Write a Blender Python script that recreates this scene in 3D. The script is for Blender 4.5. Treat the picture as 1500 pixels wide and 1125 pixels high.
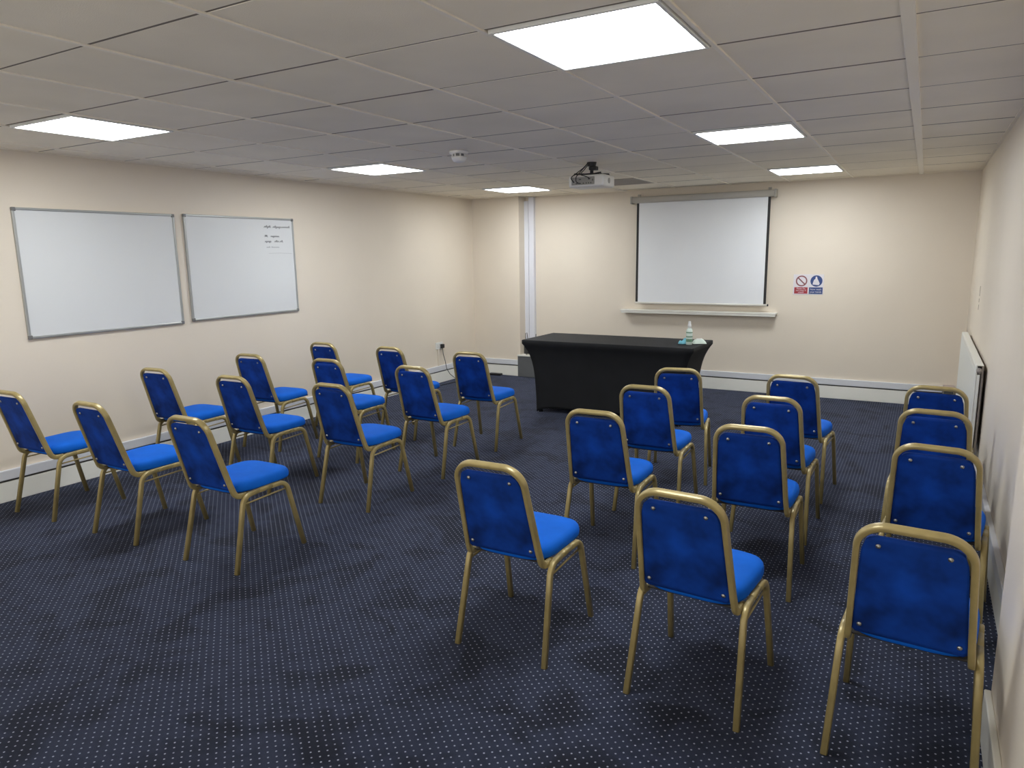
import bpy, bmesh, math, random
from mathutils import Vector, Matrix
random.seed(4)
PI = math.pi
for o in list(bpy.data.objects):
    bpy.data.objects.remove(o, do_unlink=True)
S = bpy.context.scene
C = S.collection

# ---------------------------------------------------------------- camera, world, exposure
CAMH = 1.5872
RIGHT = Vector((0.86680523, 0.49841973, -0.0150484))
UP = Vector((-0.0765313, 0.16279582, 0.98368719))
FWD = Vector((-0.49273892, 0.85151353, -0.17925698))
cd = bpy.data.cameras.new('camera')
cd.sensor_fit = 'HORIZONTAL'
cd.sensor_width = 36.0
cd.lens = 1040.05 * 36.0 / 1500.0
cd.clip_start = 0.05
cam = bpy.data.objects.new('camera', cd)
C.objects.link(cam)
Mx = Matrix((RIGHT, UP, -FWD)).transposed().to_4x4()
Mx.translation = Vector((0, 0, CAMH))
cam.matrix_world = Mx
S.camera = cam

W = bpy.data.worlds.new('world')
S.world = W
W.use_nodes = True
W.node_tree.nodes['Background'].inputs[0].default_value = (1.0, 0.97, 0.93, 1)
W.node_tree.nodes['Background'].inputs[1].default_value = 1.55  # added ambient fill, enters where the rear wall is left out
S.view_settings.view_transform = 'Standard'
S.view_settings.look = 'None'
S.view_settings.gamma = 1.0
S.view_settings.use_curve_mapping = False
S.view_settings.exposure = 0.07
LAMP_STRENGTH = 23.5
LAMP_COLOR = (0.93, 0.97, 1.0)

# room measures
XL, XR, YB, YP, YN, ZC = -5.257, 0.395, 8.285, 8.10, -1.2, 2.3145
GA, GB, GX, GY = 0.6102, 0.6, -1.3285, 2.1355      # ceiling grid pitch and origin


# ---------------------------------------------------------------- material helpers
def lin(c):
    return tuple(((v / 255) / 12.92 if v / 255 <= 0.04045 else ((v / 255 + 0.055) / 1.055) ** 2.4) for v in c) + (1,)


def mat(name, col, rough=0.6, metal=0.0, spec=0.5, noise=None, bump=None, sheen=0.0, coat=0.0):
    """noise=(scale, amount) varies the colour, bump=(scale, strength) the surface."""
    m = bpy.data.materials.new(name)
    m.use_nodes = True
    nt = m.node_tree
    b = nt.nodes['Principled BSDF']
    b.inputs['Base Color'].default_value = lin(col)
    b.inputs['Roughness'].default_value = rough
    b.inputs['Metallic'].default_value = metal
    b.inputs['Specular IOR Level'].default_value = spec
    if sheen:
        b.inputs['Sheen Weight'].default_value = sheen
        b.inputs['Sheen Roughness'].default_value = 0.35
        b.inputs['Sheen Tint'].default_value = lin(col)
    if coat:
        b.inputs['Coat Weight'].default_value = coat
    tc = nt.nodes.new('ShaderNodeTexCoord')
    if noise:
        n = nt.nodes.new('ShaderNodeTexNoise')
        n.inputs['Scale'].default_value = noise[0]
        n.inputs['Detail'].default_value = 3
        nt.links.new(tc.outputs['Object'], n.inputs['Vector'])
        r = nt.nodes.new('ShaderNodeValToRGB')
        a = noise[1]
        l = lin(col)
        r.color_ramp.elements[0].position = 0.3
        r.color_ramp.elements[1].position = 0.7
        r.color_ramp.elements[0].color = tuple(v * (1 - a) for v in l[:3]) + (1,)
        r.color_ramp.elements[1].color = tuple(min(1, v * (1 + a)) for v in l[:3]) + (1,)
        nt.links.new(n.outputs['Fac'], r.inputs['Fac'])
        nt.links.new(r.outputs['Color'], b.inputs['Base Color'])
    if bump:
        n2 = nt.nodes.new('ShaderNodeTexNoise')
        n2.inputs['Scale'].default_value = bump[0]
        n2.inputs['Detail'].default_value = 4
        nt.links.new(tc.outputs['Object'], n2.inputs['Vector'])
        bp = nt.nodes.new('ShaderNodeBump')
        bp.inputs['Strength'].default_value = bump[1]
        bp.inputs['Distance'].default_value = 0.004
        nt.links.new(n2.outputs['Fac'], bp.inputs['Height'])
        nt.links.new(bp.outputs['Normal'], b.inputs['Normal'])
    return m


def emis(name, col, strength):
    m = bpy.data.materials.new(name)
    m.use_nodes = True
    nt = m.node_tree
    b = nt.nodes['Principled BSDF']
    b.inputs['Base Color'].default_value = (0.8, 0.8, 0.8, 1)
    b.inputs['Emission Color'].default_value = tuple(col) + (1,)
    b.inputs['Emission Strength'].default_value = strength
    return m


def carpet_material():
    m = bpy.data.materials.new('navy_carpet')
    m.use_nodes = True
    nt = m.node_tree
    N, L = nt.nodes, nt.links
    b = N['Principled BSDF']
    b.inputs['Roughness'].default_value = 0.95
    b.inputs['Specular IOR Level'].default_value = 0.15
    b.inputs['Sheen Weight'].default_value = 0.25
    b.inputs['Sheen Roughness'].default_value = 0.6
    b.inputs['Sheen Tint'].default_value = lin((125, 135, 165))
    tc = N.new('ShaderNodeTexCoord')
    sep = N.new('ShaderNodeSeparateXYZ')
    L.new(tc.outputs['Object'], sep.inputs[0])

    def mth(op, a, b_=None, c=None):
        n = N.new('ShaderNodeMath')
        n.operation = op
        for k, v in enumerate((a, b_, c)):
            if v is None:
                continue
            if isinstance(v, (int, float)):
                n.inputs[k].default_value = v
            else:
                L.new(v, n.inputs[k])
        return n.outputs[0]

    def dist(off):
        px, py = 0.0415, 0.0337
        u = mth('MULTIPLY', mth('SUBTRACT', mth('FRACT', mth('ADD', mth('DIVIDE', sep.outputs[0], px), off)), 0.5), px)
        v = mth('MULTIPLY', mth('SUBTRACT', mth('FRACT', mth('ADD', mth('DIVIDE', sep.outputs[1], py), off)), 0.5), py)
        return mth('SQRT', mth('ADD', mth('MULTIPLY', u, u), mth('MULTIPLY', v, v)))
    d = mth('MINIMUM', dist(0.0), dist(0.5))
    dot = N.new('ShaderNodeMapRange')
    dot.inputs['From Min'].default_value = 0.0022
    dot.inputs['From Max'].default_value = 0.0038
    dot.inputs['To Min'].default_value = 1
    dot.inputs['To Max'].default_value = 0
    L.new(d, dot.inputs['Value'])
    # worn and brushed patches of pile
    n1 = N.new('ShaderNodeTexNoise'); n1.inputs['Scale'].default_value = 3.8; n1.inputs['Detail'].default_value = 5
    n1.inputs['Distortion'].default_value = 0.6
    L.new(tc.outputs['Object'], n1.inputs['Vector'])
    r1 = N.new('ShaderNodeValToRGB')
    r1.color_ramp.elements[0].position = 0.38; r1.color_ramp.elements[0].color = lin((22, 24, 34))
    r1.color_ramp.elements[1].position = 0.5; r1.color_ramp.elements[1].color = lin((41, 46, 63))
    L.new(n1.outputs['Fac'], r1.inputs['Fac'])
    n2 = N.new('ShaderNodeTexNoise'); n2.inputs['Scale'].default_value = 350; n2.inputs['Detail'].default_value = 2
    L.new(tc.outputs['Object'], n2.inputs['Vector'])
    mx = N.new('ShaderNodeMix'); mx.data_type = 'RGBA'; mx.blend_type = 'MULTIPLY'
    mx.inputs[0].default_value = 0.7
    L.new(r1.outputs['Color'], mx.inputs[6])
    r2 = N.new('ShaderNodeValToRGB')
    r2.color_ramp.elements[0].position = 0.3; r2.color_ramp.elements[0].color = (0.45, 0.45, 0.45, 1)
    r2.color_ramp.elements[1].position = 0.7; r2.color_ramp.elements[1].color = (1.3, 1.3, 1.3, 1)
    L.new(n2.outputs['Fac'], r2.inputs['Fac'])
    L.new(r2.outputs['Color'], mx.inputs[7])
    n3 = N.new('ShaderNodeTexNoise'); n3.inputs['Scale'].default_value = 40
    L.new(tc.outputs['Object'], n3.inputs['Vector'])
    dm = mth('MULTIPLY', dot.outputs[0], mth('ADD', mth('MULTIPLY', n3.outputs['Fac'], 0.9), 0.35))
    mx2 = N.new('ShaderNodeMix'); mx2.data_type = 'RGBA'
    L.new(dm, mx2.inputs[0])
    n4 = N.new('ShaderNodeTexNoise'); n4.inputs['Scale'].default_value = 13; n4.inputs['Detail'].default_value = 4
    L.new(tc.outputs['Object'], n4.inputs['Vector'])
    r4 = N.new('ShaderNodeValToRGB')
    r4.color_ramp.elements[0].position = 0.36; r4.color_ramp.elements[0].color = (0.62, 0.62, 0.64, 1)
    r4.color_ramp.elements[1].position = 0.52; r4.color_ramp.elements[1].color = (1.05, 1.05, 1.05, 1)
    L.new(n4.outputs['Fac'], r4.inputs['Fac'])
    mx4 = N.new('ShaderNodeMix'); mx4.data_type = 'RGBA'; mx4.blend_type = 'MULTIPLY'; mx4.inputs[0].default_value = 0.8
    L.new(mx.outputs[2], mx4.inputs[6])
    L.new(r4.outputs['Color'], mx4.inputs[7])
    L.new(mx4.outputs[2], mx2.inputs[6])
    mx2.inputs[7].default_value = lin((176, 180, 198))
    L.new(mx2.outputs[2], b.inputs['Base Color'])
    bp = N.new('ShaderNodeBump'); bp.inputs['Strength'].default_value = 0.4; bp.inputs['Distance'].default_value = 0.003
    L.new(n2.outputs['Fac'], bp.inputs['Height'])
    L.new(bp.outputs['Normal'], b.inputs['Normal'])
    return m


def velvet_material(name, col, amt, sheen):
    m = mat(name, col, rough=0.75, spec=0.2, noise=(7, amt), bump=(500, 0.15), sheen=sheen)
    return m


M = dict(
    wall=mat('cream_wall_paint', (230, 219, 202), 0.55, spec=0.35, noise=(1.3, 0.025), bump=(90, 0.06)),
    tile=mat('mineral_fibre_tile', (249, 241, 224), 0.9, spec=0.2, noise=(2.0, 0.04), bump=(260, 0.25)),
    tbar=mat('white_ceiling_bar', (250, 243, 228), 0.5),
    void=mat('ceiling_void', (60, 57, 54), 0.9),
    skirt=mat('gloss_white_skirting', (246, 245, 236), 0.3, coat=0.2),
    trunk=mat('grey_white_trunking', (222, 224, 229), 0.4),
    upvc=mat('pale_trunking', (228, 229, 236), 0.4),
    gap=mat('painted_gap_shade', (122, 114, 104), 0.9),  # white cross bars coloured dark to paint the shadow between tiles
    line=mat('trunk_shadow_line', (84, 82, 80), 0.8),
    carpet=carpet_material(),
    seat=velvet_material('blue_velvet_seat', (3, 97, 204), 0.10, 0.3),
    back=velvet_material('shaded_velvet_back', (8, 58, 146), 0.62, 0.25),  # darker than the seat velvet: shade and pile patches put into the colour
    gold=mat('gold_painted_tube', (168, 151, 101), 0.34, metal=0.2, noise=(14, 0.12)),
    steel=mat('zinc_screw', (190, 190, 185), 0.3, metal=0.9),
    ply=mat('dark_seat_board', (40, 34, 28), 0.8),
    rubber=mat('rubber_foot', (96, 86, 58), 0.7),
    board=mat('whiteboard_surface', (222, 224, 224), 0.28, spec=0.5, coat=0.2),
    alu=mat('aluminium_frame', (176, 178, 176), 0.4, metal=0.6),
    plastgrey=mat('grey_plastic_corner', (120, 120, 118), 0.5),
    ink=mat('marker_ink', (70, 72, 78), 0.6),
    inkfaint=mat('faded_marker', (178, 180, 182), 0.6),
    screen=mat('projection_fabric', (236, 238, 240), 0.8, noise=(1.5, 0.02)),
    black=mat('black_border', (44, 42, 42), 0.7),
    casing=mat('screen_casing', (180, 176, 168), 0.45),
    shelf=mat('white_ledge', (226, 224, 216), 0.45),
    cloth=mat('black_spandex', (28, 29, 31), 0.75, spec=0.3, noise=(5, 0.15), bump=(700, 0.1), sheen=0.12),
    grey=mat('grey_boxing', (98, 100, 101), 0.7, noise=(6, 0.06)),
    darkgrey=mat('dark_grey_board', (70, 70, 68), 0.7),
    blackplast=mat('black_plastic', (24, 23, 23), 0.45),
    rad=mat('radiator_enamel', (232, 233, 226), 0.35, coat=0.2),
    radgrille=mat('radiator_side', (150, 142, 134), 0.6),
    projw=mat('projector_shell', (222, 220, 214), 0.4),
    projp=mat('projector_ports', (150, 148, 142), 0.6),
    white=mat('white_plastic', (230, 230, 226), 0.35),
    smoke=mat('detector_plastic', (240, 238, 232), 0.45),
    grille=mat('vent_grille', (176, 170, 162), 0.7),
    signw=mat('sign_white', (226, 222, 226), 0.4),
    signr=mat('sign_red', (165, 48, 58), 0.45),
    signring=mat('sign_ring', (140, 82, 84), 0.45),
    signb=mat('sign_blue', (48, 72, 128), 0.45),
    label=mat('green_label', (112, 150, 118), 0.5),
    bottle=mat('clear_green_bottle', (222, 236, 226), 0.2),
    cyan=mat('pale_blue_cloth', (120, 190, 208), 0.8),
    wipes=mat('white_wipes_pack', (226, 240, 228), 0.35),
    brown=mat('brown_tape_mark', (150, 135, 118), 0.8),
)
M['lamp'] = emis('lit_diffuser', LAMP_COLOR, LAMP_STRENGTH)


# ---------------------------------------------------------------- mesh helpers
def obj(name, bm, m, parent=None, smooth=False, mats=None):
    me = bpy.data.meshes.new(name)
    bmesh.ops.recalc_face_normals(bm, faces=bm.faces[:])
    bm.to_mesh(me)
    bm.free()
    for x in (mats or [m]):
        me.materials.append(x)
    if smooth:
        for p in me.polygons:
            p.use_smooth = True
    o = bpy.data.objects.new(name, me)
    C.objects.link(o)
    if parent:
        o.parent = parent
    return o


def tag(o, label=None, cat=None, group=None, kind=None):
    if label: o['label'] = label
    if cat: o['category'] = cat
    if group: o['group'] = group
    if kind: o['kind'] = kind
    return o


def thing(name, label, cat, loc=(0, 0, 0), rz=0, group=None):
    o = bpy.data.objects.new(name, None)
    C.objects.link(o)
    o.empty_display_size = 0.1
    o.location = loc
    o.rotation_euler = (0, 0, rz)
    return tag(o, label, cat, group)


def struct(name, bm, m, **k):
    return tag(obj(name, bm, m, **k), kind='structure')


def NB():
    return bmesh.new()


def box(bm, x0, y0, z0, x1, y1, z1, bev=0.0, seg=2, mi=0):
    r = bmesh.ops.create_cube(bm, size=1)
    vs = r['verts']
    for v in vs:
        v.co = Vector(((x0 + x1) / 2 + v.co.x * (x1 - x0), (y0 + y1) / 2 + v.co.y * (y1 - y0), (z0 + z1) / 2 + v.co.z * (z1 - z0)))
    fs = set(f for v in vs for f in v.link_faces)
    if bev > 0:
        es = list(set(e for v in vs for e in v.link_edges))
        rr = bmesh.ops.bevel(bm, geom=es, offset=bev, segments=seg, affect='EDGES', profile=0.5)
        fs = set(rr['faces']) | set(f for f in fs if f.is_valid)
    if mi:
        for f in fs:
            if f.is_valid: f.material_index = mi
    return bm


def cyl(bm, p0, p1, r0, r1=None, n=16, cap=True):
    p0, p1 = Vector(p0), Vector(p1)
    r1 = r0 if r1 is None else r1
    d = p1 - p0
    q = d.to_track_quat('Z', 'Y')
    a, b = [], []
    for i in range(n):
        t = 2 * PI * i / n
        u = q @ Vector((math.cos(t), math.sin(t), 0))
        a.append(bm.verts.new(p0 + u * r0))
        b.append(bm.verts.new(p1 + u * r1))
    for i in range(n):
        bm.faces.new((a[i], a[(i + 1) % n], b[(i + 1) % n], b[i]))
    if cap:
        bm.faces.new(a[::-1])
        bm.faces.new(b)
    return bm


def fillet(pts, rad, n=6):
    """polyline with its inner corners rounded; rad is one radius or a list for the inner points."""
    pts = [Vector(p) for p in pts]
    out = [pts[0]]
    for i in range(1, len(pts) - 1):
        r = rad[i - 1] if isinstance(rad, (list, tuple)) else rad
        a, b, c = pts[i - 1], pts[i], pts[i + 1]
        u, v = (a - b), (c - b)
        lu, lv = u.length, v.length
        u.normalize(); v.normalize()
        ang = u.angle(v)
        if r <= 0 or ang > PI - 0.01:
            out.append(b); continue
        t = min(r / math.tan(ang / 2), lu * 0.49, lv * 0.49)
        p, q_ = b + u * t, b + v * t
        for k in range(n + 1):
            s = k / n
            # quadratic blend close to an arc
            w = 0.5 / math.sin(ang / 2) if ang > 0.3 else 1
            w = math.sin(ang / 2)
            den = (1 - s) ** 2 + 2 * s * (1 - s) * w + s * s
            out.append((p * (1 - s) ** 2 + b * (2 * s * (1 - s) * w) + q_ * s * s) / den)
    out.append(pts[-1])
    return out


def sweep(bm, path, a, b, side=(1, 0, 0), n=12, sq=2.6, taper=None):
    """tube along path; half-widths a along the transported side vector, b across it."""
    path = [Vector(p) for p in path]
    T = []
    for i in range(len(path)):
        d = path[min(i + 1, len(path) - 1)] - path[max(i - 1, 0)]
        T.append(d.normalized())
    s = Vector(side)
    s = (s - T[0] * s.dot(T[0])).normalized()
    rings = []
    for i, p in enumerate(path):
        if i:
            ax = T[i - 1].cross(T[i])
            if ax.length > 1e-7:
                s = Matrix.Rotation(T[i - 1].angle(T[i]), 3, ax.normalized()) @ s
        s = (s - T[i] * s.dot(T[i])).normalized()
        c = T[i].cross(s)
        k = taper[i] if taper else 1.0
        ring = []
        for j in range(n):
            t = 2 * PI * j / n
            ct, st = math.cos(t), math.sin(t)
            x = math.copysign(abs(ct) ** (2 / sq), ct) * a * k
            y = math.copysign(abs(st) ** (2 / sq), st) * b * k
            ring.append(bm.verts.new(p + s * x + c * y))
        rings.append(ring)
    for i in range(len(rings) - 1):
        for j in range(n):
            bm.faces.new((rings[i][j], rings[i][(j + 1) % n], rings[i + 1][(j + 1) % n], rings[i + 1][j]))
    bm.faces.new(rings[0][::-1])
    bm.faces.new(rings[-1])
    return bm


def lathe(bm, prof, n=24, c=(0, 0, 0)):
    c = Vector(c)
    rings = []
    for r, z in prof:
        rings.append([bm.verts.new(c + Vector((r * math.cos(2 * PI * i / n), r * math.sin(2 * PI * i / n), z))) for i in range(n)])
    for a, b in zip(rings, rings[1:]):
        for i in range(n):
            bm.faces.new((a[i], a[(i + 1) % n], b[(i + 1) % n], b[i]))
    bm.faces.new(rings[0][::-1])
    bm.faces.new(rings[-1])
    return bm


def text_bm(txt, size, m4, font_w=1.0):
    cu = bpy.data.curves.new('t', 'FONT')
    cu.body = txt
    cu.size = size
    cu.align_x = 'CENTER'
    cu.align_y = 'CENTER'
    cu.extrude = 0.0003
    cu.resolution_u = 3
    o = bpy.data.objects.new('t', cu)
    C.objects.link(o)
    dg = bpy.context.evaluated_depsgraph_get()
    me = bpy.data.meshes.new_from_object(o.evaluated_get(dg))
    bm = NB()
    bm.from_mesh(me)
    for v in bm.verts:
        v.co.x *= font_w
    bmesh.ops.transform(bm, matrix=m4, verts=bm.verts)
    bpy.data.objects.remove(o, do_unlink=True)
    bpy.data.meshes.remove(me)
    return bm


# ---------------------------------------------------------------- the room
T = 0.12
struct('floor', box(NB(), XL - T, YN - T, -0.08, XR + T, YB + T, 0), M['carpet'])
struct('wall_left', box(NB(), XL - T, YN - T, 0, XL, YB + T, 2.6), M['wall'])
struct('wall_right', box(NB(), XR, YN - T, 0, XR + T, YB + T, 2.6), M['wall'])
struct('wall_back', box(NB(), XL, YB, 0, XR, YB + T, 2.6), M['wall'])
# shallow pier filling the far left corner, and the step in the right wall beside the camera
PX = -4.552
struct('wall_pier', box(NB(), XL, YP, 0, PX, YB, ZC), M['wall'])
SX, SY = 0.292, 2.60
struct('wall_step', box(NB(), SX, YN, 0, XR, SY, ZC), M['wall'])

# skirting boards with a slim cable trunking above them
def skirt(name, x0, y0, x1, y1, nx, ny, th=0.020, h=0.136):
    bm = NB()
    xs = sorted((x0, x1, x0 + nx * th, x1 + nx * th)); ys = sorted((y0, y1, y0 + ny * th, y1 + ny * th))
    box(bm, xs[0], ys[0], 0, xs[-1], ys[-1], h, 0.004, 2)
    return struct(name, bm, M['skirt'])


def trunking(name, x0, y0, x1, y1, nx, ny, z0=0.150, z1=0.216, d=0.028):
    bm = NB()
    def b(a, c0, c1, mi, bev):
        xs = sorted((x0, x1, x0 + nx * a, x1 + nx * a)); ys = sorted((y0, y1, y0 + ny * a, y1 + ny * a))
        box(bm, xs[0], ys[0], c0, xs[-1], ys[-1], c1, bev, 2, mi)
    b(d, z0, z1, 0, 0.004)
    b(d * 0.45, 0.1365, z0 - 0.0005, 1, 0)  # dark strip painted as the shadow line under the trunking
    return struct(name, bm, None, mats=[M['trunk'], M['line']])


skirt('baseboard_left', XL, YN, XL, YP, 1, 0)
trunking('trim_1', XL, YN, XL, YP, 1, 0)
skirt('baseboard_pier', XL + 0.02, YP, PX - 0.02, YP, 0, -1)
trunking('trim_2', XL + 0.030, YP, PX - 0.02, YP, 0, -1)
skirt('baseboard_back', -4.15, YB, XR - 0.02, YB, 0, -1)
trunking('trim_3', -4.15, YB, 0.24, YB, 0, -1)
skirt('baseboard_right', XR, SY + 0.005, XR, YB - 0.02, -1, 0)
trunking('trim_4', XR, SY + 0.005, XR, YB - 0.03, -1, 0, d=0.026)
skirt('baseboard_step', SX, YN, SX, SY, -1, 0, h=0.16)

# suspended ceiling: tiles on a grid, one mesh; lights and grille take whole tiles
LIGHTS = [(-5, 0), (-5, 4), (-5, 8), (0, 0), (0, 4), (0, 8)]
VENT = (-3, 8)
bm = NB()
def clipbox(bm, x0, y0, z0, x1, y1, z1, bev, mi=0):
    x0, x1 = max(x0, XL), min(x1, XR)
    y0, y1 = max(y0, YN), min(y1, YB)
    if x1 - x0 < 0.005 or y1 - y0 < 0.005:
        return
    box(bm, x0, y0, z0, x1, y1, z1, bev, 1, mi)
rnd = random.Random(7)
for i in range(-7, 4):
    for j in range(-9, 12):
        if (i, j) in LIGHTS or (i, j) == VENT:
            continue
        dz = rnd.uniform(0, 0.0025)
        clipbox(bm, GX + GA * i + 0.004, GY + GB * j + 0.0055, ZC + 0.0005 + dz, GX + GA * (i + 1) - 0.004, GY + GB * (j + 1) - 0.0055, ZC + 0.016, 0.0015)
box(bm, XL - 0.05, YN - 0.05, ZC + 0.055, XR + 0.05, YB + 0.05, ZC + 0.075, 0, 1, 1)
struct('ceiling', bm, None, mats=[M['tile'], M['void']])
# exposed bars: runners along the room stand proud, cross bars sit back between tiles
bm = NB()
for i in range(-7, 4):
    x = GX + GA * i
    w = 0.021 if i == 2 else 0.0085
    d = 0.010 if i == 2 else 0.005
    clipbox(bm, x - w, YN, ZC - d, x + w, YB, ZC + 0.012, 0.001) if XL < x < XR else None
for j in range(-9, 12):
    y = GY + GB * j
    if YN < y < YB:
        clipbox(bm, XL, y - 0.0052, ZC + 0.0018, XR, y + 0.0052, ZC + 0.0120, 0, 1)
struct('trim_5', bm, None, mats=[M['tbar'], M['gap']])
# thin angle where ceiling meets walls
bm = NB()
box(bm, XL, YN, ZC - 0.004, XL + 0.02, YP, ZC + 0.006)
box(bm, XR - 0.02, SY, ZC - 0.004, XR, YB, ZC + 0.006)
box(bm, PX, YB - 0.02, ZC - 0.004, XR - 0.02, YB, ZC + 0.006)
box(bm, XL + 0.02, YP - 0.02, ZC - 0.004, PX, YP, ZC + 0.006)
struct('trim_6', bm, M['tile'])


# ---------------------------------------------------------------- ceiling lights
def ceiling_light(i, j, label):
    x0, y0 = GX + GA * i, GY + GB * j
    t = thing('ceiling_light', label, 'ceiling light', (x0 + GA / 2, y0 + GB / 2, ZC), 0, 'square panel lights in the ceiling')
    hx, hy = GA / 2 - 0.013, GB / 2 - 0.012
    f = 0.016
    bm = NB()
    for a, b_, c, d in ((-hx, -hy, hx, -hy + f), (-hx, hy - f, hx, hy), (-hx, -hy + f, -hx + f, hy - f), (hx - f, -hy + f, hx, hy - f)):
        box(bm, a, b_, -0.010, c, d, 0.012, 0.002, 1)
    obj('frame', bm, M['white'], t)
    bm = box(NB(), -hx + f, -hy + f, -0.006, hx - f, hy - f, 0.004, 0.003, 2)
    obj('diffuser', bm, M['lamp'], t)
    bm = box(NB(), -hx + 0.01, -hy + 0.01, 0.0125, hx - 0.01, hy - 0.01, 0.05, 0.003, 1)
    obj('housing', bm, M['alu'], t)
    return t


where = {(-5, 0): 'lit square ceiling panel nearest the camera in the left row, above the whiteboards',
         (-5, 4): 'lit square ceiling panel in the middle of the left row, left of smoke detector',
         (-5, 8): 'lit square ceiling panel at the far end of the left row, by the pier',
         (0, 0): 'largest looking lit ceiling panel, top of the picture, nearest in the right row',
         (0, 4): 'lit square ceiling panel in the middle of the right row',
         (0, 8): 'lit square ceiling panel at the far end of right row, above the screen'}
for ij in LIGHTS:
    ceiling_light(ij[0], ij[1], where[ij])

# ceiling grille tile
x0, y0 = GX + GA * VENT[0], GY + GB * VENT[1]
t = thing('ceiling_vent', 'dark grey square vent grille set in the ceiling behind the projector', 'vent', (x0 + GA / 2, y0 + GB / 2, ZC))
hx, hy = GA / 2 - 0.012, GB / 2 - 0.012
bm = NB()
for a, b_, c, d in ((-hx, -hy, hx, -hy + .02), (-hx, hy - .02, hx, hy), (-hx, -hy + .02, -hx + .02, hy - .02), (hx - .02, -hy + .02, hx, hy - .02)):
    box(bm, a, b_, -0.003, c, d, 0.012, 0.001, 1)
obj('frame', bm, M['grille'], t)
bm = NB()
for k in range(22):
    y = -hy + 0.03 + k * (2 * hy - 0.06) / 21
    box(bm, -hx + .02, y - 0.006, 0.0, hx - .02, y + 0.006, 0.010)
obj('louvre', bm, M['grille'], t)
obj('backing', box(NB(), -hx + .01, -hy + .01, 0.013, hx - .01, hy - .01, 0.03), M['darkgrey'], t)

# smoke detector
t = thing('smoke_detector', 'round pale smoke detector on the ceiling between the two rows of lights', 'smoke detector', (-2.935, 4.37, ZC))
obj('base', lathe(NB(), [(0.066, 0.0), (0.069, -0.004), (0.067, -0.016), (0.056, -0.02)]), M['smoke'], t, True)
obj('collar', lathe(NB(), [(0.044, -0.0195), (0.046, -0.038)]), M['plastgrey'], t, True)
obj('dome', lathe(NB(), [(0.054, -0.038), (0.053, -0.050), (0.042, -0.070), (0.022, -0.077), (0.004, -0.078)]), M['smoke'], t, True)
for k in range(8):
    a = 2 * PI * k / 8
    bm = NB()
    box(bm, 0.047 * math.cos(a) - 0.004, 0.047 * math.sin(a) - 0.004, -0.039, 0.047 * math.cos(a) + 0.004, 0.047 * math.sin(a) + 0.004, -0.0195)
    obj('vent_rib', bm, M['smoke'], t)


# ---------------------------------------------------------------- chairs
def back_y(z):
    return -0.223 - 0.288 * (z - 0.458)


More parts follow.
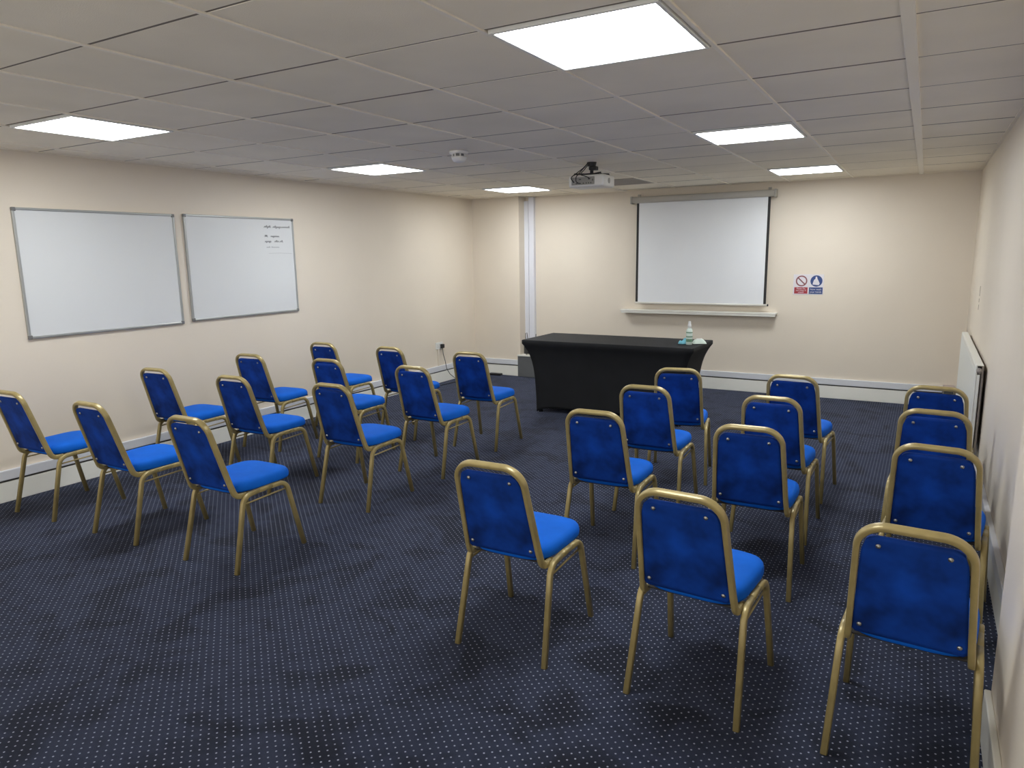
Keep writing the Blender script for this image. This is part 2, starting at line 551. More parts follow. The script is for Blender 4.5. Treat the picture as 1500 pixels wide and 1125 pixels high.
def make_chair():
    t = thing('banquet_chair', 'x', 'chair', (0, 0, 0), 0)
    # padded back board
    bm = NB()
    ZT, ZB_, WT, WB, TH = 0.781, 0.426, 0.1315, 0.1525, 0.030
    nx, nz = 28, 24
    def outline(s, w_, lim):          # corner rounding of the upper and lower edges
        return w_
    grid_f, grid_b = {}, {}
    for k in range(nz + 1):
        v = k / nz
        for i in range(nx + 1):
            u = 2 * i / nx - 1
            # rounded rectangle: squash the row ends near the corners
            r = 0.045 if v > 0.5 else 0.010
            z = ZB_ + (ZT - ZB_) * v
            w = WB + (WT - WB) * v
            x = u * w
            dzc = 0.0
            ex = abs(x) - (w - r)
            if ex > 0:
                rr = r
                ex = min(ex / r, 1)
                drop = rr * (1 - math.sqrt(max(0, 1 - ex * ex)))
                wgt = abs(2 * v - 1) ** 4
                dzc = -drop * wgt if v > 0.5 else drop * wgt
            z2 = z + dzc
            edge = min(1 - abs(u), 1) * w
            ez = min(z2 - ZB_, ZT - z2)
            e = max(0.0, min(edge, ez + 0.0))
            pad = TH * (1 - math.exp(-e / 0.012)) + 0.006
            back = 0.0025 * (1 - math.exp(-e / 0.006))
            y = back_y(z2)
            grid_b[i, k] = bm.verts.new((x, y + 0.004 - back, z2))
            grid_f[i, k] = bm.verts.new((x, y + 0.008 + pad, z2))
    for k in range(nz):
        for i in range(nx):
            bm.faces.new((grid_b[i, k], grid_b[i + 1, k], grid_b[i + 1, k + 1], grid_b[i, k + 1]))
            bm.faces.new((grid_f[i, k], grid_f[i, k + 1], grid_f[i + 1, k + 1], grid_f[i + 1, k]))
    for k in range(nz):
        for i in (0, nx):
            bm.faces.new((grid_b[i, k], grid_b[i, k + 1], grid_f[i, k + 1], grid_f[i, k]))
    for i in range(nx):
        for k in (0, nz):
            bm.faces.new((grid_b[i, k], grid_b[i + 1, k], grid_f[i + 1, k], grid_f[i, k]))
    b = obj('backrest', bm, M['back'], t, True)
    for sx in (-1, 1):
        for x, z in ((0.089, 0.750), (0.131, 0.458)):
            y = back_y(z)
            bm = NB()
            nrm = Vector((0, -1, -0.288)).normalized()
            p = Vector((sx * x, y + 0.001, z))
            cyl(bm, p, p + nrm * 0.0035, 0.0075, 0.0068, 12)
            cyl(bm, p + nrm * 0.0035, p + nrm * 0.0055, 0.0045, 0.003, 10)
            obj('screw', bm, M['steel'], b, True)
    # back hoop that runs down and bends forward under the seat
    off = 0.010
    def P(x, z): return (x, back_y(z) + off, z)
    half = [(0.1655, -0.125, 0.386), (0.1655, -0.190, 0.388), P(0.1605, 0.46), P(0.1430, 0.812)]
    pts = [(-x, y, z) for x, y, z in half] + [(x, y, z) for x, y, z in half[::-1]]
    path = fillet(pts, [0.05, 0.07, 0.080, 0.080, 0.07, 0.05], 12)
    bm = sweep(NB(), path, 0.0100, 0.0145, (1, 0, 0), 16, 3.8)
    obj('back_frame', bm, M['gold'], t, True)
    # four legs, each with its bend, joined by the side rail under the seat
    for s in (-1, 1):
        rear = fillet([(s * 0.200, -0.250, 0.0), (s * 0.1855, -0.158, 0.386), (s * 0.184, -0.06, 0.390)], 0.06, 10)
        front = fillet([(s * 0.203, 0.213, 0.0), (s * 0.1855, 0.128, 0.386), (s * 0.184, 0.03, 0.390)], 0.06, 10)
        for p in (rear, front):
            obj('leg', sweep(NB(), p, 0.0112, 0.0125, (1, 0, 0), 16, 3.8), M['gold'], t, True)
        obj('seat_rail', sweep(NB(), [(s * 0.184, -0.06, 0.390), (s * 0.184, 0.03, 0.390)], 0.0110, 0.0123, (1, 0, 0), 16, 3.8), M['gold'], t, True)
        obj('stretcher', sweep(NB(), [(s * 0.1865, -0.168, 0.345), (s * 0.1855, 0.138, 0.349)], 0.0045, 0.0045, (1, 0, 0), 8, 2), M['gold'], t, True)
    for y in (-0.10, 0.09):
        obj('cross_rail', sweep(NB(), [(-0.174, y, 0.386), (0.174, y, 0.386)], 0.008, 0.008, (0, 1, 0), 8, 2), M['gold'], t, True)
    # seat cushion
    bm = NB()
    n = 44
    def ring(scale, z, zf=0.0):
        vs = []
        for i in range(n):
            a = 2 * PI * i / n
            ct, st = math.cos(a), math.sin(a)
            e = 2 / 4.2
            ux = math.copysign(abs(ct) ** e, ct); uy = math.copysign(abs(st) ** e, st)
            wy = 0.198 * scale
            y = 0.012 + uy * wy
            wx = (0.172 + 0.014 * (uy + 1) / 2) * scale
            vs.append(bm.verts.new((ux * wx, y, z + zf * (uy if uy > 0 else 0) ** 3)))
        return vs
    R = [ring(0.93, 0.400), ring(0.99, 0.402), ring(1.0, 0.410), ring(1.0, 0.424), ring(0.985, 0.436), ring(0.95, 0.446),
         ring(0.88, 0.453), ring(0.75, 0.459), ring(0.5, 0.464), ring(0.22, 0.466)]
    for p, q in zip(R, R[1:]):
        for i in range(n):
            bm.faces.new((p[i], p[(i + 1) % n], q[(i + 1) % n], q[i]))
    bm.faces.new(R[0][::-1]); bm.faces.new(R[-1])
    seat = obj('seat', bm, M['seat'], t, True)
    bm = box(NB(), -0.155, -0.175, 0.3945, 0.155, 0.185, 0.4005, 0.002, 1)
    obj('seat_board', bm, M['ply'], t)
    return t


def copy_tree(o, parent=None):
    c = o.copy()
    C.objects.link(c)
    c.parent = parent
    for ch in list(o.children):
        copy_tree(ch, c)
    return c


# (x, y, turn, label)
LW, LM, LA = 'left wall side', 'middle place', 'aisle place'
CH = []
def row(block, rname, items):
    for x, y, a, place in items:
        CH.append((x, y, a, 'blue chair with gold frame, %s block, %s row, %s' % (block, rname, place),
                   'blue banquet chairs in the %s block' % block))
row('left', 'rearmost', [(-4.779, 2.437, 0.046, 'beside the left wall'), (-3.956, 2.461, 0.006, 'in the middle'), (-3.131, 2.474, 0.018, 'next to the aisle')])
row('left', 'third', [(-4.788, 3.395, 0.071, 'beside the left wall'), (-3.971, 3.413, 0.038, 'in the middle'), (-3.139, 3.476, 0.024, 'next to the aisle')])
row('left', 'second', [(-4.774, 4.220, 0.076, 'beside the left wall'), (-3.944, 4.267, 0.026, 'in the middle'), (-3.104, 4.259, -0.012, 'next to the aisle')])
row('left', 'front', [(-4.754, 5.045, 0.023, 'beside the left wall'), (-3.949, 5.043, -0.045, 'in the middle'), (-3.153, 5.043, 0.045, 'next to the aisle')])
row('right', 'rearmost', [(-1.374, 2.484, 0.019, 'next to the aisle'), (-0.620, 2.481, -0.055, 'in the middle'), (0.050, 2.480, -0.060, 'beside the right wall')])
row('right', 'third', [(-1.386, 3.488, 0.037, 'next to the aisle'), (-0.635, 3.495, 0.018, 'in the middle'), (0.121, 3.478, -0.090, 'beside the right wall')])
row('right', 'second', [(-1.386, 4.234, 0.034, 'next to the aisle'), (-0.655, 4.217, -0.019, 'in the middle'), (0.112, 4.203, -0.062, 'beside the right wall')])
row('right', 'front', [(-1.450, 4.933, 0.197, 'next to the aisle'), (-0.648, 4.960, -0.069, 'in the middle'), (0.130, 4.899, -0.076, 'beside the right wall')])
proto = make_chair()
for k, (x, y, a, lab, grp) in enumerate(CH):
    o = proto if k == 0 else copy_tree(proto)
    o.location = (x, y, 0)
    o.rotation_euler = (0, 0, a)
    o['label'] = lab
    o['group'] = grp


# ---------------------------------------------------------------- table under its stretch cover
def table():
    t = thing('trestle_table', 'long folding table under a tight black stretch cover, below the screen', 'table', (-2.600, 6.548, 0))
    HX, HY, H = 0.864, 0.348, 0.742
    obj('table_top', box(NB(), -HX + 0.02, -HY + 0.02, H - 0.035, HX - 0.02, HY - 0.02, H - 0.006, 0.004, 1), M['white'], t)
    for sx in (-1, 1):
        for sy in (-1, 1):
            bm = NB()
            x, y = sx * (HX - 0.135), sy * (HY - 0.105)
            sweep(bm, [(x, y, 0.0), (x, y, 0.706)], 0.013, 0.013, (1, 0, 0), 10, 2)
            obj('leg', bm, M['plastgrey'], t, True)
    # cover: rings from the top edge down, drawn in towards the four feet
    bm = NB()
    nx, ny, nv = 30, 14, 26
    def per():
        L = []
        for i in range(nx): L.append((-1 + 2 * i / nx, -1))
        for i in range(ny): L.append((1, -1 + 2 * i / ny))
        for i in range(nx): L.append((1 - 2 * i / nx, 1))
        for i in range(ny): L.append((-1, 1 - 2 * i / ny))
        return L
    PL = per()
    rings = []
    r0 = []
    for (u, v) in PL:
        r0.append(bm.verts.new((u * (HX - 0.004), v * (HY - 0.004), H)))
    rings.append(r0)
    r1 = [bm.verts.new((u * HX, v * HY, H - 0.005)) for u, v in PL]
    rings.append(r1)
    r1 = [bm.verts.new((u * HX, v * HY, H - 0.034)) for u, v in PL]
    rings.append(r1)
    for k in range(1, nv + 1):
        s = k / nv
        rr = []
        ins = 0.105 * (1 - math.exp(-4.8 * s)) / (1 - math.exp(-4.8))
        for (u, v) in PL:
            w = HX - ins - 0.012 * s; d = HY - ins * 0.82
            # faces pull slightly inwards between the feet
            cx = 1 - u * u if abs(v) == 1 else 0
            cy = 1 - v * v if abs(u) == 1 else 0
            x = u * w - (math.copysign(0.02 * s * cy, u) if abs(u) == 1 else 0)
            y = v * d - (math.copysign(0.02 * s * cx, v) if abs(v) == 1 else 0)
            c = max(cx, cy)
            hem = 0.004 + 0.045 * (1 - (1 - c) ** 5)
            z = (H - 0.034) * (1 - s) + hem * s
            rr.append(bm.verts.new((x, y, z)))
        rings.append(rr)
    n = len(PL)
    for a, b in zip(rings, rings[1:]):
        for i in range(n):
            bm.faces.new((a[i], a[(i + 1) % n], b[(i + 1) % n], b[i]))
    bm.faces.new(rings[0])
    o = obj('stretch_cover', bm, M['cloth'], t, True)
    sm = o.modifiers.new('thick', 'SOLIDIFY'); sm.thickness = 0.002; sm.offset = 1
    for f in o.data.polygons:
        if abs(f.normal.z) > 0.9: f.use_smooth = False
    for sx in (-1, 1):
        for sy in (-1, 1):
            bm = NB()
            x, y = sx * (HX - 0.146), sy * (HY - 0.114)
            sweep(bm, [(x, y, 0.0), (x, y, 0.06)], 0.024, 0.022, (1, 0, 0), 10, 3)
            obj('foot_pocket', bm, M['cloth'], t, True)
table()

# things on the table
TZ = 0.745
t = thing('sanitiser_bottle', 'upright bottle with white cap and green label on the black table', 'bottle', (-1.842, 6.46, TZ))
obj('body', lathe(NB(), [(0.026, 0), (0.029, 0.004), (0.029, 0.125), (0.024, 0.142), (0.012, 0.156), (0.012, 0.160)]), M['bottle'], t, True)
obj('label_band', lathe(NB(), [(0.0295, 0.028), (0.0298, 0.030), (0.0298, 0.052), (0.0295, 0.054)]), M['label'], t, True)
obj('label_band', lathe(NB(), [(0.0295, 0.070), (0.0298, 0.072), (0.0298, 0.078), (0.0295, 0.080)]), M['label'], t, True)
obj('label_band', lathe(NB(), [(0.0295, 0.108), (0.0298, 0.110), (0.0298, 0.116), (0.0295, 0.118)]), M['label'], t, True)
obj('cap', lathe(NB(), [(0.0165, 0.156), (0.0175, 0.158), (0.0165, 0.182), (0.012, 0.190), (0.0115, 0.212), (0.009, 0.216)]), M['white'], t, True)
t = thing('folded_cloth', 'pale blue crumpled cloth lying left of the sanitiser bottle', 'cloth', (-1.908, 6.50, TZ), 0.3)
bm = NB()
g = {}
for i in range(15):
    for j in range(11):
        u, v = i / 14 - 0.5, j / 10 - 0.5
        e = max(0, 1 - (abs(u) * 2) ** 4) * max(0, 1 - (abs(v) * 2) ** 4)
        z = 0.003 + e * (0.030 + 0.014 * math.sin(9 * u + 3 * v) + 0.010 * math.sin(14 * v - 4 * u))
        g[i, j] = bm.verts.new((u * 0.085 + 0.006 * math.sin(8 * v), v * 0.10 + 0.006 * math.sin(7 * u), z))
for i in range(14):
    for j in range(10):
        bm.faces.new((g[i, j], g[i + 1, j], g[i + 1, j + 1], g[i, j + 1]))
o = obj('cloth', bm, M['cyan'], t, True)
m_ = o.modifiers.new('thick', 'SOLIDIFY'); m_.thickness = 0.003
t = thing('wipes_packet', 'soft white wipes packet lying right of the sanitiser bottle', 'packet', (-1.775, 6.56, TZ), 0.5)
bm = NB()
g = {}
for s in (0, 1):
    for i in range(17):
        for j in range(11):
            u, v = i / 16 - 0.5, j / 10 - 0.5
            e = max(0, 1 - (abs(u) * 2) ** 3) ** 0.6 * max(0, 1 - (abs(v) * 2) ** 4) ** 0.6
            z = 0.002 + (e * (0.040 + 0.004 * math.sin(11 * u)) if s else 0)
            g[s, i, j] = bm.verts.new((u * 0.12, v * 0.08, z + 0.002 * s))
for s in (0, 1):
    for i in range(16):
        for j in range(10):
            bm.faces.new((g[s, i, j], g[s, i + 1, j], g[s, i + 1, j + 1], g[s, i, j + 1]))
bmesh.ops.remove_doubles(bm, verts=bm.verts, dist=0.0005)
obj('packet', bm, M['wipes'], t, True)
bm = box(NB(), -0.028, -0.020, 0.0425, 0.028, 0.020, 0.0475, 0.003, 2)
obj('flap', bm, M['white'], t)

# ---------------------------------------------------------------- alcove beside the pier
t = thing('pipe_boxing', 'low grey box with a white rim between pier and table', 'boxing', (-4.425, 8.17, 0))
obj('body', box(NB(), -0.150, -0.105, 0, 0.140, 0.11, 0.272, 0.003, 1), M['grey'], t)
obj('rim', box(NB(), -0.156, -0.112, 0.272, 0.150, 0.11, 0.288, 0.002, 1), M['shelf'], t)
obj('end_panel', box(NB(), 0.1405, -0.112, 0, 0.154, 0.11, 0.2718, 0.002, 1), M['shelf'], t)
obj('upstand', box(NB(), -0.120, 0.020, 0.288, 0.150, 0.040, 0.40, 0.002, 1), M['darkgrey'], t)
t = thing('vertical_trunking', 'narrower left one of two tall pale cable trunks beside the pier', 'trunking', (-4.524, YB, 0), 0, 'vertical cable trunks')
obj('base_channel', box(NB(), -0.030, -0.030, 0.40, 0.027, 0, 2.262, 0.002, 1), M['upvc'], t)
obj('cover_lid', box(NB(), -0.033, -0.040, 0.40, 0.030, -0.0305, 2.262, 0.003, 1), M['upvc'], t)
t = thing('vertical_trunking', 'right one of two tall pale cable trunks, reaching the ceiling', 'trunking', (-4.441, YB, 0), 0, 'vertical cable trunks')
obj('base_channel', box(NB(), -0.036, -0.045, 0.30, 0.034, 0, 2.308, 0.002, 1), M['upvc'], t)
obj('cover_lid', box(NB(), -0.039, -0.058, 0.30, 0.037, -0.0455, 2.308, 0.003, 1), M['upvc'], t)
# dark prongs seen above the table edge: a folded stand leaning in the alcove
t = thing('folded_stand', 'small black folded stand on the grey box, thin prongs above the table edge', 'stand', (-4.40, 8.12, 0.290))
for a, b_ in (((-0.062, -0.02, 0.002), (-0.082, 0.0, 0.285)), ((-0.030, 0.02, 0.0), (-0.062, 0.0, 0.29)), ((0.045, 0.0, 0.0), (0.068, 0.01, 0.275))):
    bm = NB()
    cyl(bm, a, b_, 0.0055, 0.0045, 10)
    obj('leg', bm, M['blackplast'], t, True)
obj('crossbar', sweep(NB(), [(-0.066, -0.012, 0.03), (0.048, 0.0, 0.03)], 0.005, 0.005, (0, 1, 0), 8, 2), M['blackplast'], t, True)

# ---------------------------------------------------------------- whiteboards
def whiteboard(y0, y1, z0, z1, label):
    t = thing('whiteboard', label, 'whiteboard', (XL, (y0 + y1) / 2, (z0 + z1) / 2), 0, 'whiteboards on the left wall')
    hy, hz = (y1 - y0) / 2, (z1 - z0) / 2
    f = 0.017
    obj('panel', box(NB(), 0.004, -hy + f, -hz + f, 0.013, hy - f, hz - f), M['board'], t)
    bm = NB()
    box(bm, 0.0, -hy + 0.02, hz - f, 0.020, hy - 0.02, hz, 0.004, 2)
    box(bm, 0.0, -hy + 0.02, -hz, 0.020, hy - 0.02, -hz + f, 0.004, 2)
    box(bm, 0.0, -hy, -hz + 0.02, 0.020, -hy + f, hz - 0.02, 0.004, 2)
    box(bm, 0.0, hy - f, -hz + 0.02, 0.020, hy, hz - 0.02, 0.004, 2)
    obj('frame', bm, M['alu'], t)
    for a in (-1, 1):
        for b_ in (-1, 1):
            ys = sorted((a * hy, a * (hy - 0.024))); zs = sorted((b_ * hz, b_ * (hz - 0.024)))
            obj('corner_cap', box(NB(), 0.0, ys[0] - 0.001, zs[0] - 0.001, 0.0225, ys[1] + 0.001, zs[1] + 0.001, 0.005, 2), M['plastgrey'], t)
    return t, hy, hz
whiteboard(2.520, 3.704, 1.070, 1.945, 'blank whiteboard on the left wall, nearer the camera')
t, hy, hz = whiteboard(3.785, 4.952, 1.082, 1.952, 'whiteboard with a few lines of marker writing in top right corner')


def scribble(words, y, z, h, seed):
    """joined-up handwriting: list of (width in letters, start offset); drawn as thin ink strokes."""
    r = random.Random(seed)
    bm = NB()
    cy = y
    for w in words:
        if w < 0:
            cy += -w * h * 0.5
            continue
        pts = []
        for k in range(w * 4 + 1):
            ph = k % 4
            yy = cy + k * h * 0.16
            zz = z + (h * r.choice((0.45, 0.5, 0.95)) if ph == 2 else h * r.uniform(-0.05, 0.08) if ph == 0 else h * 0.28)
            if ph == 0 and r.random() < 0.12: zz = z - h * 0.5
            pts.append((0.0145, yy, zz))
        path = fillet(pts, h * 0.1, 3)
        sweep(bm, path, 0.0007, 0.0022, (1, 0, 0), 6, 2)
        cy += w * 4 * h * 0.16 + h * 0.35
    return bm
ty = 0.29
obj('marker_writing', scribble([4, -1, 5, 5], 0.235, 0.345, 0.030, 3), M['ink'], t)
obj('marker_writing', scribble([2, -2, 6], 0.235, 0.262, 0.026, 5), M['ink'], t)
obj('marker_writing', scribble([4, -2, 3, 2], 0.235, 0.215, 0.028, 8), M['ink'], t)
obj('marker_trace', scribble([3, -1, 7], 0.25, 0.165, 0.020, 11), M['inkfaint'], t)
bm = NB(); sweep(bm, [(0.0145, 0.27, 0.115), (0.0145, 0.40, 0.117), (0.0145, 0.545, 0.112)], 0.0007, 0.0015, (1, 0, 0), 6, 2)
obj('marker_trace', bm, M['inkfaint'], t)

# ---------------------------------------------------------------- projection screen and ledge
t = thing('projection_screen', 'pull-down white projection screen with black side borders on the back wall', 'screen', (-2.265, YB - 0.0015, 0))
bm = NB()
sweep(bm, [(-0.800, -0.062, 2.196), (0.800, -0.062, 2.196)], 0.036, 0.037, (0, 1, 0), 16, 4)
obj('casing', bm, M['casing'], t, True)
for s in (-1, 1):
    xs = sorted((s * 0.8005, s * 0.822))
    obj('end_cap', box(NB(), xs[0], -0.102, 2.152, xs[1], -0.004, 2.238, 0.006, 2), M['casing'], t)
    obj('wall_bracket', box(NB(), s * 0.74 - 0.015, -0.026, 2.238, s * 0.74 + 0.015, 0, 2.262, 0.002, 1), M['casing'], t)
X0, X1 = -0.750, 0.762
obj('fabric', box(NB(), X0 + 0.028, -0.0600, 1.002, X1 - 0.028, -0.0585, 2.168), M['screen'], t)
for s, a, b_ in ((-1, X0, X0 + 0.0275), (1, X1 - 0.0275, X1)):
    obj('border', box(NB(), a, -0.0605, 1.002, b_, -0.0583, 2.168), M['black'], t)
obj('bottom_bar', sweep(NB(), [(X0 - 0.004, -0.059, 0.995), (X1 + 0.012, -0.059, 0.995)], 0.010, 0.011, (0, 1, 0), 10, 3), M['shelf'], t, True)
bm = NB(); sweep(bm, [(X1 + 0.013, -0.059, 0.995), (X1 + 0.026, -0.059, 0.995)], 0.012, 0.012, (0, 1, 0), 10, 3)
obj('end_stop', bm, M['blackplast'], t, True)
t = thing('wall_ledge', 'long narrow white ledge on the back wall under the screen', 'ledge', (-2.285, YB, 0))
obj('shelf_board', box(NB(), -0.905, -0.115, 0.892, 0.900, 0, 0.912, 0.003, 1), M['shelf'], t)
obj('front_lip', box(NB(), -0.895, -0.112, 0.872, 0.895, -0.097, 0.8915, 0.002, 1), M['shelf'], t)

# ---------------------------------------------------------------- safety notice
t = thing('safety_sign', 'small red and blue safety notice on the back wall right of the screen', 'sign', (-1.085, YB, 1.222))
obj('plate', box(NB(), -0.152, -0.004, -0.108, 0.152, 0, 0.108, 0.001, 1), M['signw'], t)
FR = Matrix.Rotation(PI / 2, 4, 'X')
def ringmesh(cx, cz, ro, ri, y, n=40):
    bm = NB()
    a = []
    for r in (ro, ri):
        for yy in (y, y + 0.0012):
            a.append([bm.verts.new((cx + r * math.cos(2 * PI * k / n), yy, cz + r * math.sin(2 * PI * k / n))) for k in range(n)])
    for k in range(n):
        l = (k + 1) % n
        bm.faces.new((a[0][k], a[0][l], a[2][l], a[2][k]))
        bm.faces.new((a[1][k], a[1][l], a[3][l], a[3][k]))
        bm.faces.new((a[0][k], a[0][l], a[1][l], a[1][k]))
        bm.faces.new((a[2][k], a[2][l], a[3][l], a[3][k]))
    return bm
bm = ringmesh(-0.069, 0.038, 0.058, 0.045, -0.0054)
d = 0.047 * 0.72
cyl(bm, (-0.069 - d, -0.0048, 0.038 + d), (-0.069 + d, -0.0048, 0.038 - d), 0.006, n=6)
obj('prohibition_symbol', bm, M['signring'], t)
obj('red_panel', box(NB(), -0.139, -0.0052, -0.098, -0.004, -0.0042, -0.030), M['signr'], t)
bm = NB(); cyl(bm, (0.080, -0.0042, 0.038), (0.080, -0.0054, 0.038), 0.060, n=40)
obj('mandatory_symbol', bm, M['signb'], t)
obj('blue_panel', box(NB(), 0.010, -0.0052, -0.100, 0.146, -0.0042, -0.030), M['signb'], t)
# white pictogram: a hand held under a tap
bm = NB()
pts = [(-0.035, -0.038), (0.028, -0.044), (0.036, -0.026), (0.022, 0.004), (0.012, 0.022), (0.006, 0.046), (-0.006, 0.046), (-0.010, 0.022), (-0.022, 0.012), (-0.030, -0.012)]
f1 = [bm.verts.new((0.078 + x, -0.0062, 0.038 + z)) for x, z in pts]
f2 = [bm.verts.new((0.078 + x, -0.0055, 0.038 + z)) for x, z in pts]
bm.faces.new(f1); bm.faces.new(f2[::-1])
for k in range(len(pts)):
    bm.faces.new((f1[k], f1[(k + 1) % len(pts)], f2[(k + 1) % len(pts)], f2[k]))
obj('pictogram', bm, M['signw'], t)
for txt, x, z in (('Please Do', -0.0715, -0.044), ('not enter if', -0.0715, -0.064), ('unwell', -0.0715, -0.084)):
    obj('lettering', text_bm(txt, 0.022, Matrix.Translation((x, -0.0058, z)) @ FR), M['signw'], t)
for txt, x, z in (('Now wash', 0.078, -0.052), ('your hands', 0.078, -0.079)):
    obj('lettering', text_bm(txt, 0.026, Matrix.Translation((x, -0.0058, z)) @ FR), M['signw'], t)

# ---------------------------------------------------------------- projector
t = thing('projector', 'white projector hanging from the ceiling on a black bracket, with loose cables', 'projector', (-2.415, 5.52, 2.165))
body = box(NB(), -0.155, -0.115, -0.052, 0.155, 0.115, 0.042, 0.016, 3)
obj('shell', body, M['projw'], t, True)
p = obj('rear_panel', box(NB(), -0.125, -0.1185, -0.034, 0.075, -0.1145, 0.026, 0.003, 1), M['projp'], t)
k = 0
for x, z, w, h in ((-0.105, -0.010, .012, .008), (-0.080, -0.022, .016, .006), (-0.050, -0.022, .016, .006), (-0.02, -0.022, .012, .006), (0.005, -0.022, .008, .008), (0.025, -0.022, .008, .008), (0.045, -0.022, .008, .008), (-0.05, 0.008, .02, .006), (0.03, 0.010, .018, .010), (0.06, 0.0, .006, .016)):
    obj('port', box(NB(), x - w / 2, -0.121, z - h / 2, x + w / 2, -0.1186, z + h / 2, 0.001, 1), M['blackplast'], p)
bm = NB()
for r in (0.022, 0.015, 0.008):
    cyl(bm, (0.1545 + (0.022 - r) * 0.05, -0.01, -0.004), (0.1575 + (0.022 - r) * 0.05, -0.01, -0.004), r, n=20)
obj('speaker_grille', bm, M['projp'], t)
bm = NB()
cyl(bm, (0.06, 0.114, 0.0), (0.06, 0.135, 0.0), 0.030, n=24)
obj('lens', bm, M['blackplast'], t, True)
bm = NB()
box(bm, -0.06, -0.05, 0.052, 0.06, 0.05, 0.060, 0.002, 1)
for sx, sy in ((-1, -1), (1, -1), (-1, 1), (1, 1)):
    sweep(bm, [(sx * 0.05, sy * 0.04, 0.056), (sx * 0.115, sy * 0.085, 0.056), (sx * 0.118, sy * 0.087, 0.040)], 0.006, 0.003, (0, 0, 1), 8, 3)
obj('bracket', bm, M['blackplast'], t)
bm = NB()
cyl(bm, (0, 0, 0.060), (0, 0, 0.125), 0.014, n=16)
cyl(bm, (0, 0, 0.118), (0, 0, 0.149), 0.032, 0.040, n=20)
box(bm, -0.012, -0.035, 0.085, 0.05, 0.02, 0.115, 0.004, 1)
obj('ceiling_mount', bm, M['blackplast'], t)
for pts in ([(-0.02, -0.02, 0.148), (-0.05, -0.06, 0.10), (-0.09, -0.10, 0.06), (-0.11, -0.135, 0.035), (-0.125, -0.135, 0.02), (-0.105, -0.122, -0.010)],
            [(-0.01, -0.03, 0.148), (-0.045, -0.08, 0.09), (-0.085, -0.12, 0.03), (-0.075, -0.145, -0.01), (-0.050, -0.145, -0.025), (-0.050, -0.121, -0.022)],
            [(0.0, -0.03, 0.148), (-0.03, -0.09, 0.08), (-0.05, -0.13, 0.045), (0.0, -0.145, 0.030), (0.03, -0.14, 0.02), (0.030, -0.121, 0.010)]):
    obj('cable', sweep(NB(), fillet(pts, 0.03, 5), 0.0035, 0.0035, (1, 0, 0), 8, 2), M['blackplast'], t, True)

# ---------------------------------------------------------------- socket, plug, cables
t = thing('wall_socket', 'white double wall socket low on the left wall near the pier', 'socket', (XL, 7.255, 0.470))
obj('faceplate', box(NB(), 0, -0.073, -0.043, 0.010, 0.073, 0.043, 0.003, 2), M['white'], t)
obj('rocker_switch', box(NB(), 0.0105, -0.012, 0.012, 0.014, -0.004, 0.026, 0.001, 1), M['white'], t)
obj('rocker_switch', box(NB(), 0.0105, 0.006, 0.012, 0.014, 0.014, 0.026, 0.001, 1), M['white'], t)
bm = NB()
for dy, dz, w, h in ((-0.036, 0.008, 0.004, 0.008), (-0.047, -0.012, 0.006, 0.004), (-0.025, -0.012, 0.006, 0.004)):
    box(bm, 0.0101, dy - w / 2, dz - h / 2, 0.0106, dy + w / 2, dz + h / 2)
obj('socket_slots', bm, M['blackplast'], t)
t = thing('conduit', 'slim white vertical conduit under the wall socket', 'conduit', (XL, 7.235, 0.3215))
obj('channel', box(NB(), 0, -0.014, -0.105, 0.012, 0.014, 0.105, 0.002, 1), M['wall'], t)
t = thing('power_plug', 'black plug in the left wall socket with its lead trailing to the carpet', 'plug', (XL, 7.292, 0.462))
obj('plug_body', box(NB(), 0.0108, -0.025, -0.026, 0.048, 0.025, 0.026, 0.008, 2), M['blackplast'], t)
pts = [(0.030, 0, -0.024), (0.034, 0.004, -0.10), (0.060, 0.01, -0.20), (0.062, 0.03, -0.29), (0.07, 0.09, -0.37), (0.09, 0.19, -0.445), (0.14, 0.28, -0.4575), (0.25, 0.30, -0.4575), (0.42, 0.20, -0.4575), (0.50, -0.05, -0.4575)]
obj('lead', sweep(NB(), fillet(pts, 0.06, 5), 0.004, 0.004, (1, 0, 0), 8, 2), M['blackplast'], t, True)
pts = [(-5.17, 6.78, 0.0045), (-5.12, 7.0, 0.0045), (-5.09, 7.25, 0.0045), (-5.05, 7.55, 0.0045), (-4.99, 7.75, 0.0045)]
tag(obj('floor_cable', sweep(NB(), fillet(pts, 0.08, 5), 0.004, 0.004, (1, 0, 0), 8, 2), M['blackplast'], None, True),
    'thin black cable lying on the carpet along the left skirting', 'cable')
t = thing('power_adapter', 'flat black adapter on the carpet at the foot of the pier', 'adapter', (-4.90, 8.03, 0), 0.05)
obj('case', box(NB(), -0.09, -0.035, 0, 0.09, 0.035, 0.026, 0.008, 2), M['blackplast'], t)
obj('cable', sweep(NB(), fillet([(-0.091, 0, 0.010), (-0.13, -0.03, 0.0045), (-0.20, -0.06, 0.0045)], 0.03, 4), 0.003, 0.003, (0, 0, 1), 8, 2), M['blackplast'], t, True)

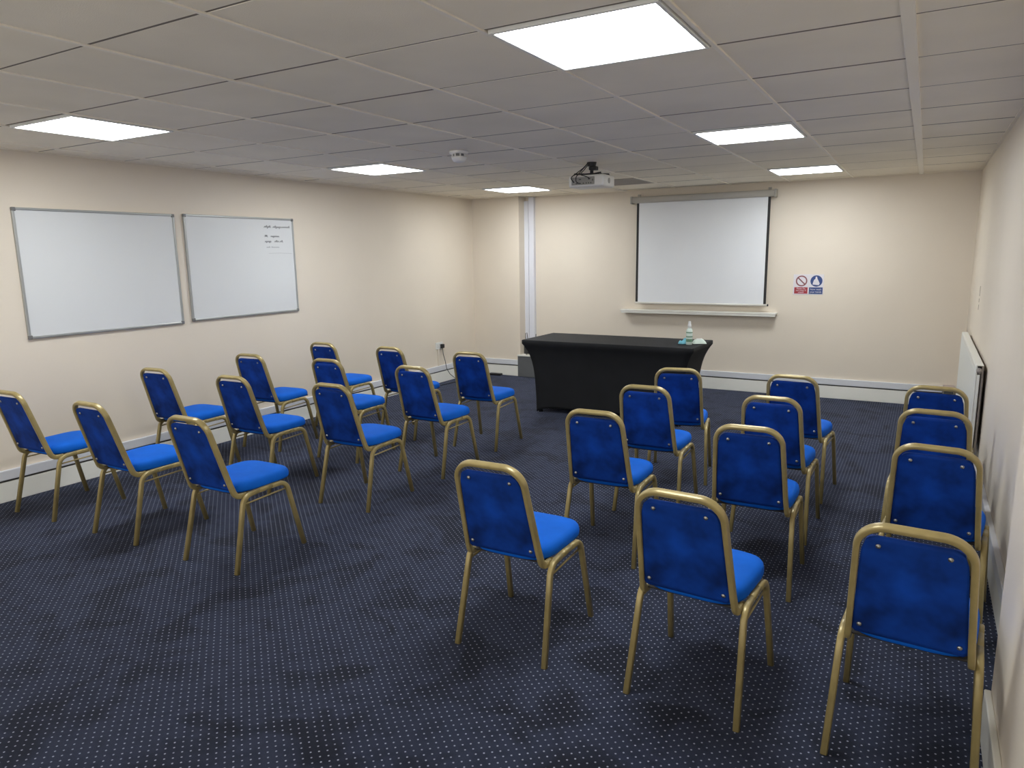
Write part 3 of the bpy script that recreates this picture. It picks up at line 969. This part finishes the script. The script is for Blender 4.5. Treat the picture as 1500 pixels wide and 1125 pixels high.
# ---------------------------------------------------------------- radiator and corner fittings
t = thing('radiator', 'white panel radiator on the right wall near the far corner', 'radiator', (XR - 0.0015, 6.50, 0))
YA, YE, RZ0, RZ1 = -1.08, 1.08, 0.25, 0.836
bm = NB()
box(bm, -0.065, YA, RZ0, -0.054, YE, RZ1 - 0.003, 0.004, 2)
box(bm, -0.0535, YA + 0.001, RZ0 + 0.01, -0.038, YA + 0.006, RZ1 - 0.06, 0.001, 1)
for k in range(46):
    y = YA + 0.04 + k * (YE - YA - 0.08) / 45
    box(bm, -0.0675, y - 0.012, RZ0 + 0.03, -0.0645, y + 0.012, RZ1 - 0.035, 0.001, 1)
obj('front_panel', bm, M['rad'], t)
obj('top_grille', box(NB(), -0.063, YA + 0.003, RZ1 - 0.0028, -0.020, YE - 0.003, RZ1 + 0.004, 0.002, 1), M['rad'], t)
obj('rear_panel', box(NB(), -0.030, YA + 0.01, RZ0 + 0.005, -0.018, YE - 0.01, RZ1 - 0.0035, 0.002, 1), M['radgrille'], t)
bm = NB()
for k in range(60):
    y = YA + 0.03 + k * (YE - YA - 0.06) / 59
    box(bm, -0.0535, y - 0.0015, RZ0 + 0.02, -0.0305, y + 0.0015, RZ1 - 0.02)
obj('convector_fins', bm, M['radgrille'], t)
for y in (YA + 0.2, YE - 0.2):
    obj('wall_bracket', box(NB(), -0.0178, y - 0.02, RZ0 + 0.06, 0.0, y + 0.02, RZ1 - 0.06), M['radgrille'], t)
bm = NB(); cyl(bm, (-0.045, YA - 0.03, RZ1 - 0.03), (-0.045, YA + 0.009, RZ1 - 0.03), 0.016, n=14)
obj('air_valve', bm, M['radgrille'], t, True)
bm = NB(); cyl(bm, (-0.045, YA - 0.035, 0.0), (-0.045, YA - 0.035, RZ0 + 0.045), 0.0085, n=12)
cyl(bm, (-0.045, YA - 0.035, RZ0 + 0.040), (-0.045, YA + 0.009, RZ0 + 0.040), 0.011, n=12)
obj('pipe', bm, M['radgrille'], t, True)
t = thing('pipe_cover', 'small dark grey pipe cover with pinkish lid in far right corner', 'pipe cover', (0.300, 8.235, 0))
obj('body', box(NB(), -0.045, -0.04, 0, 0.03, 0.045, 0.205, 0.003, 1), M['darkgrey'], t)
obj('lid', box(NB(), -0.06, -0.05, 0.205, 0.04, 0.045, 0.228, 0.003, 1), mat('pinkish_lid', (176, 160, 158), 0.5), t)
# faint marks left on the right wall
t = thing('tape_strip', 'thin broken strip of brown tape standing upright on the right wall', 'tape', (XR, 6.9, 1.15))
for z0, z1 in ((0.05, 0.13), (0.0, 0.03), (-0.06, -0.02)):
    obj('tape_piece', box(NB(), -0.0015, -0.012, z0, 0, 0.012, z1), M['brown'], t)
tag(obj('screw_plug', cyl(NB(), (SX, 1.9, 0.67), (SX - 0.003, 1.9, 0.67), 0.004, n=10), M['blackplast']),
    'tiny dark screw plug in the near right wall', 'screw plug')
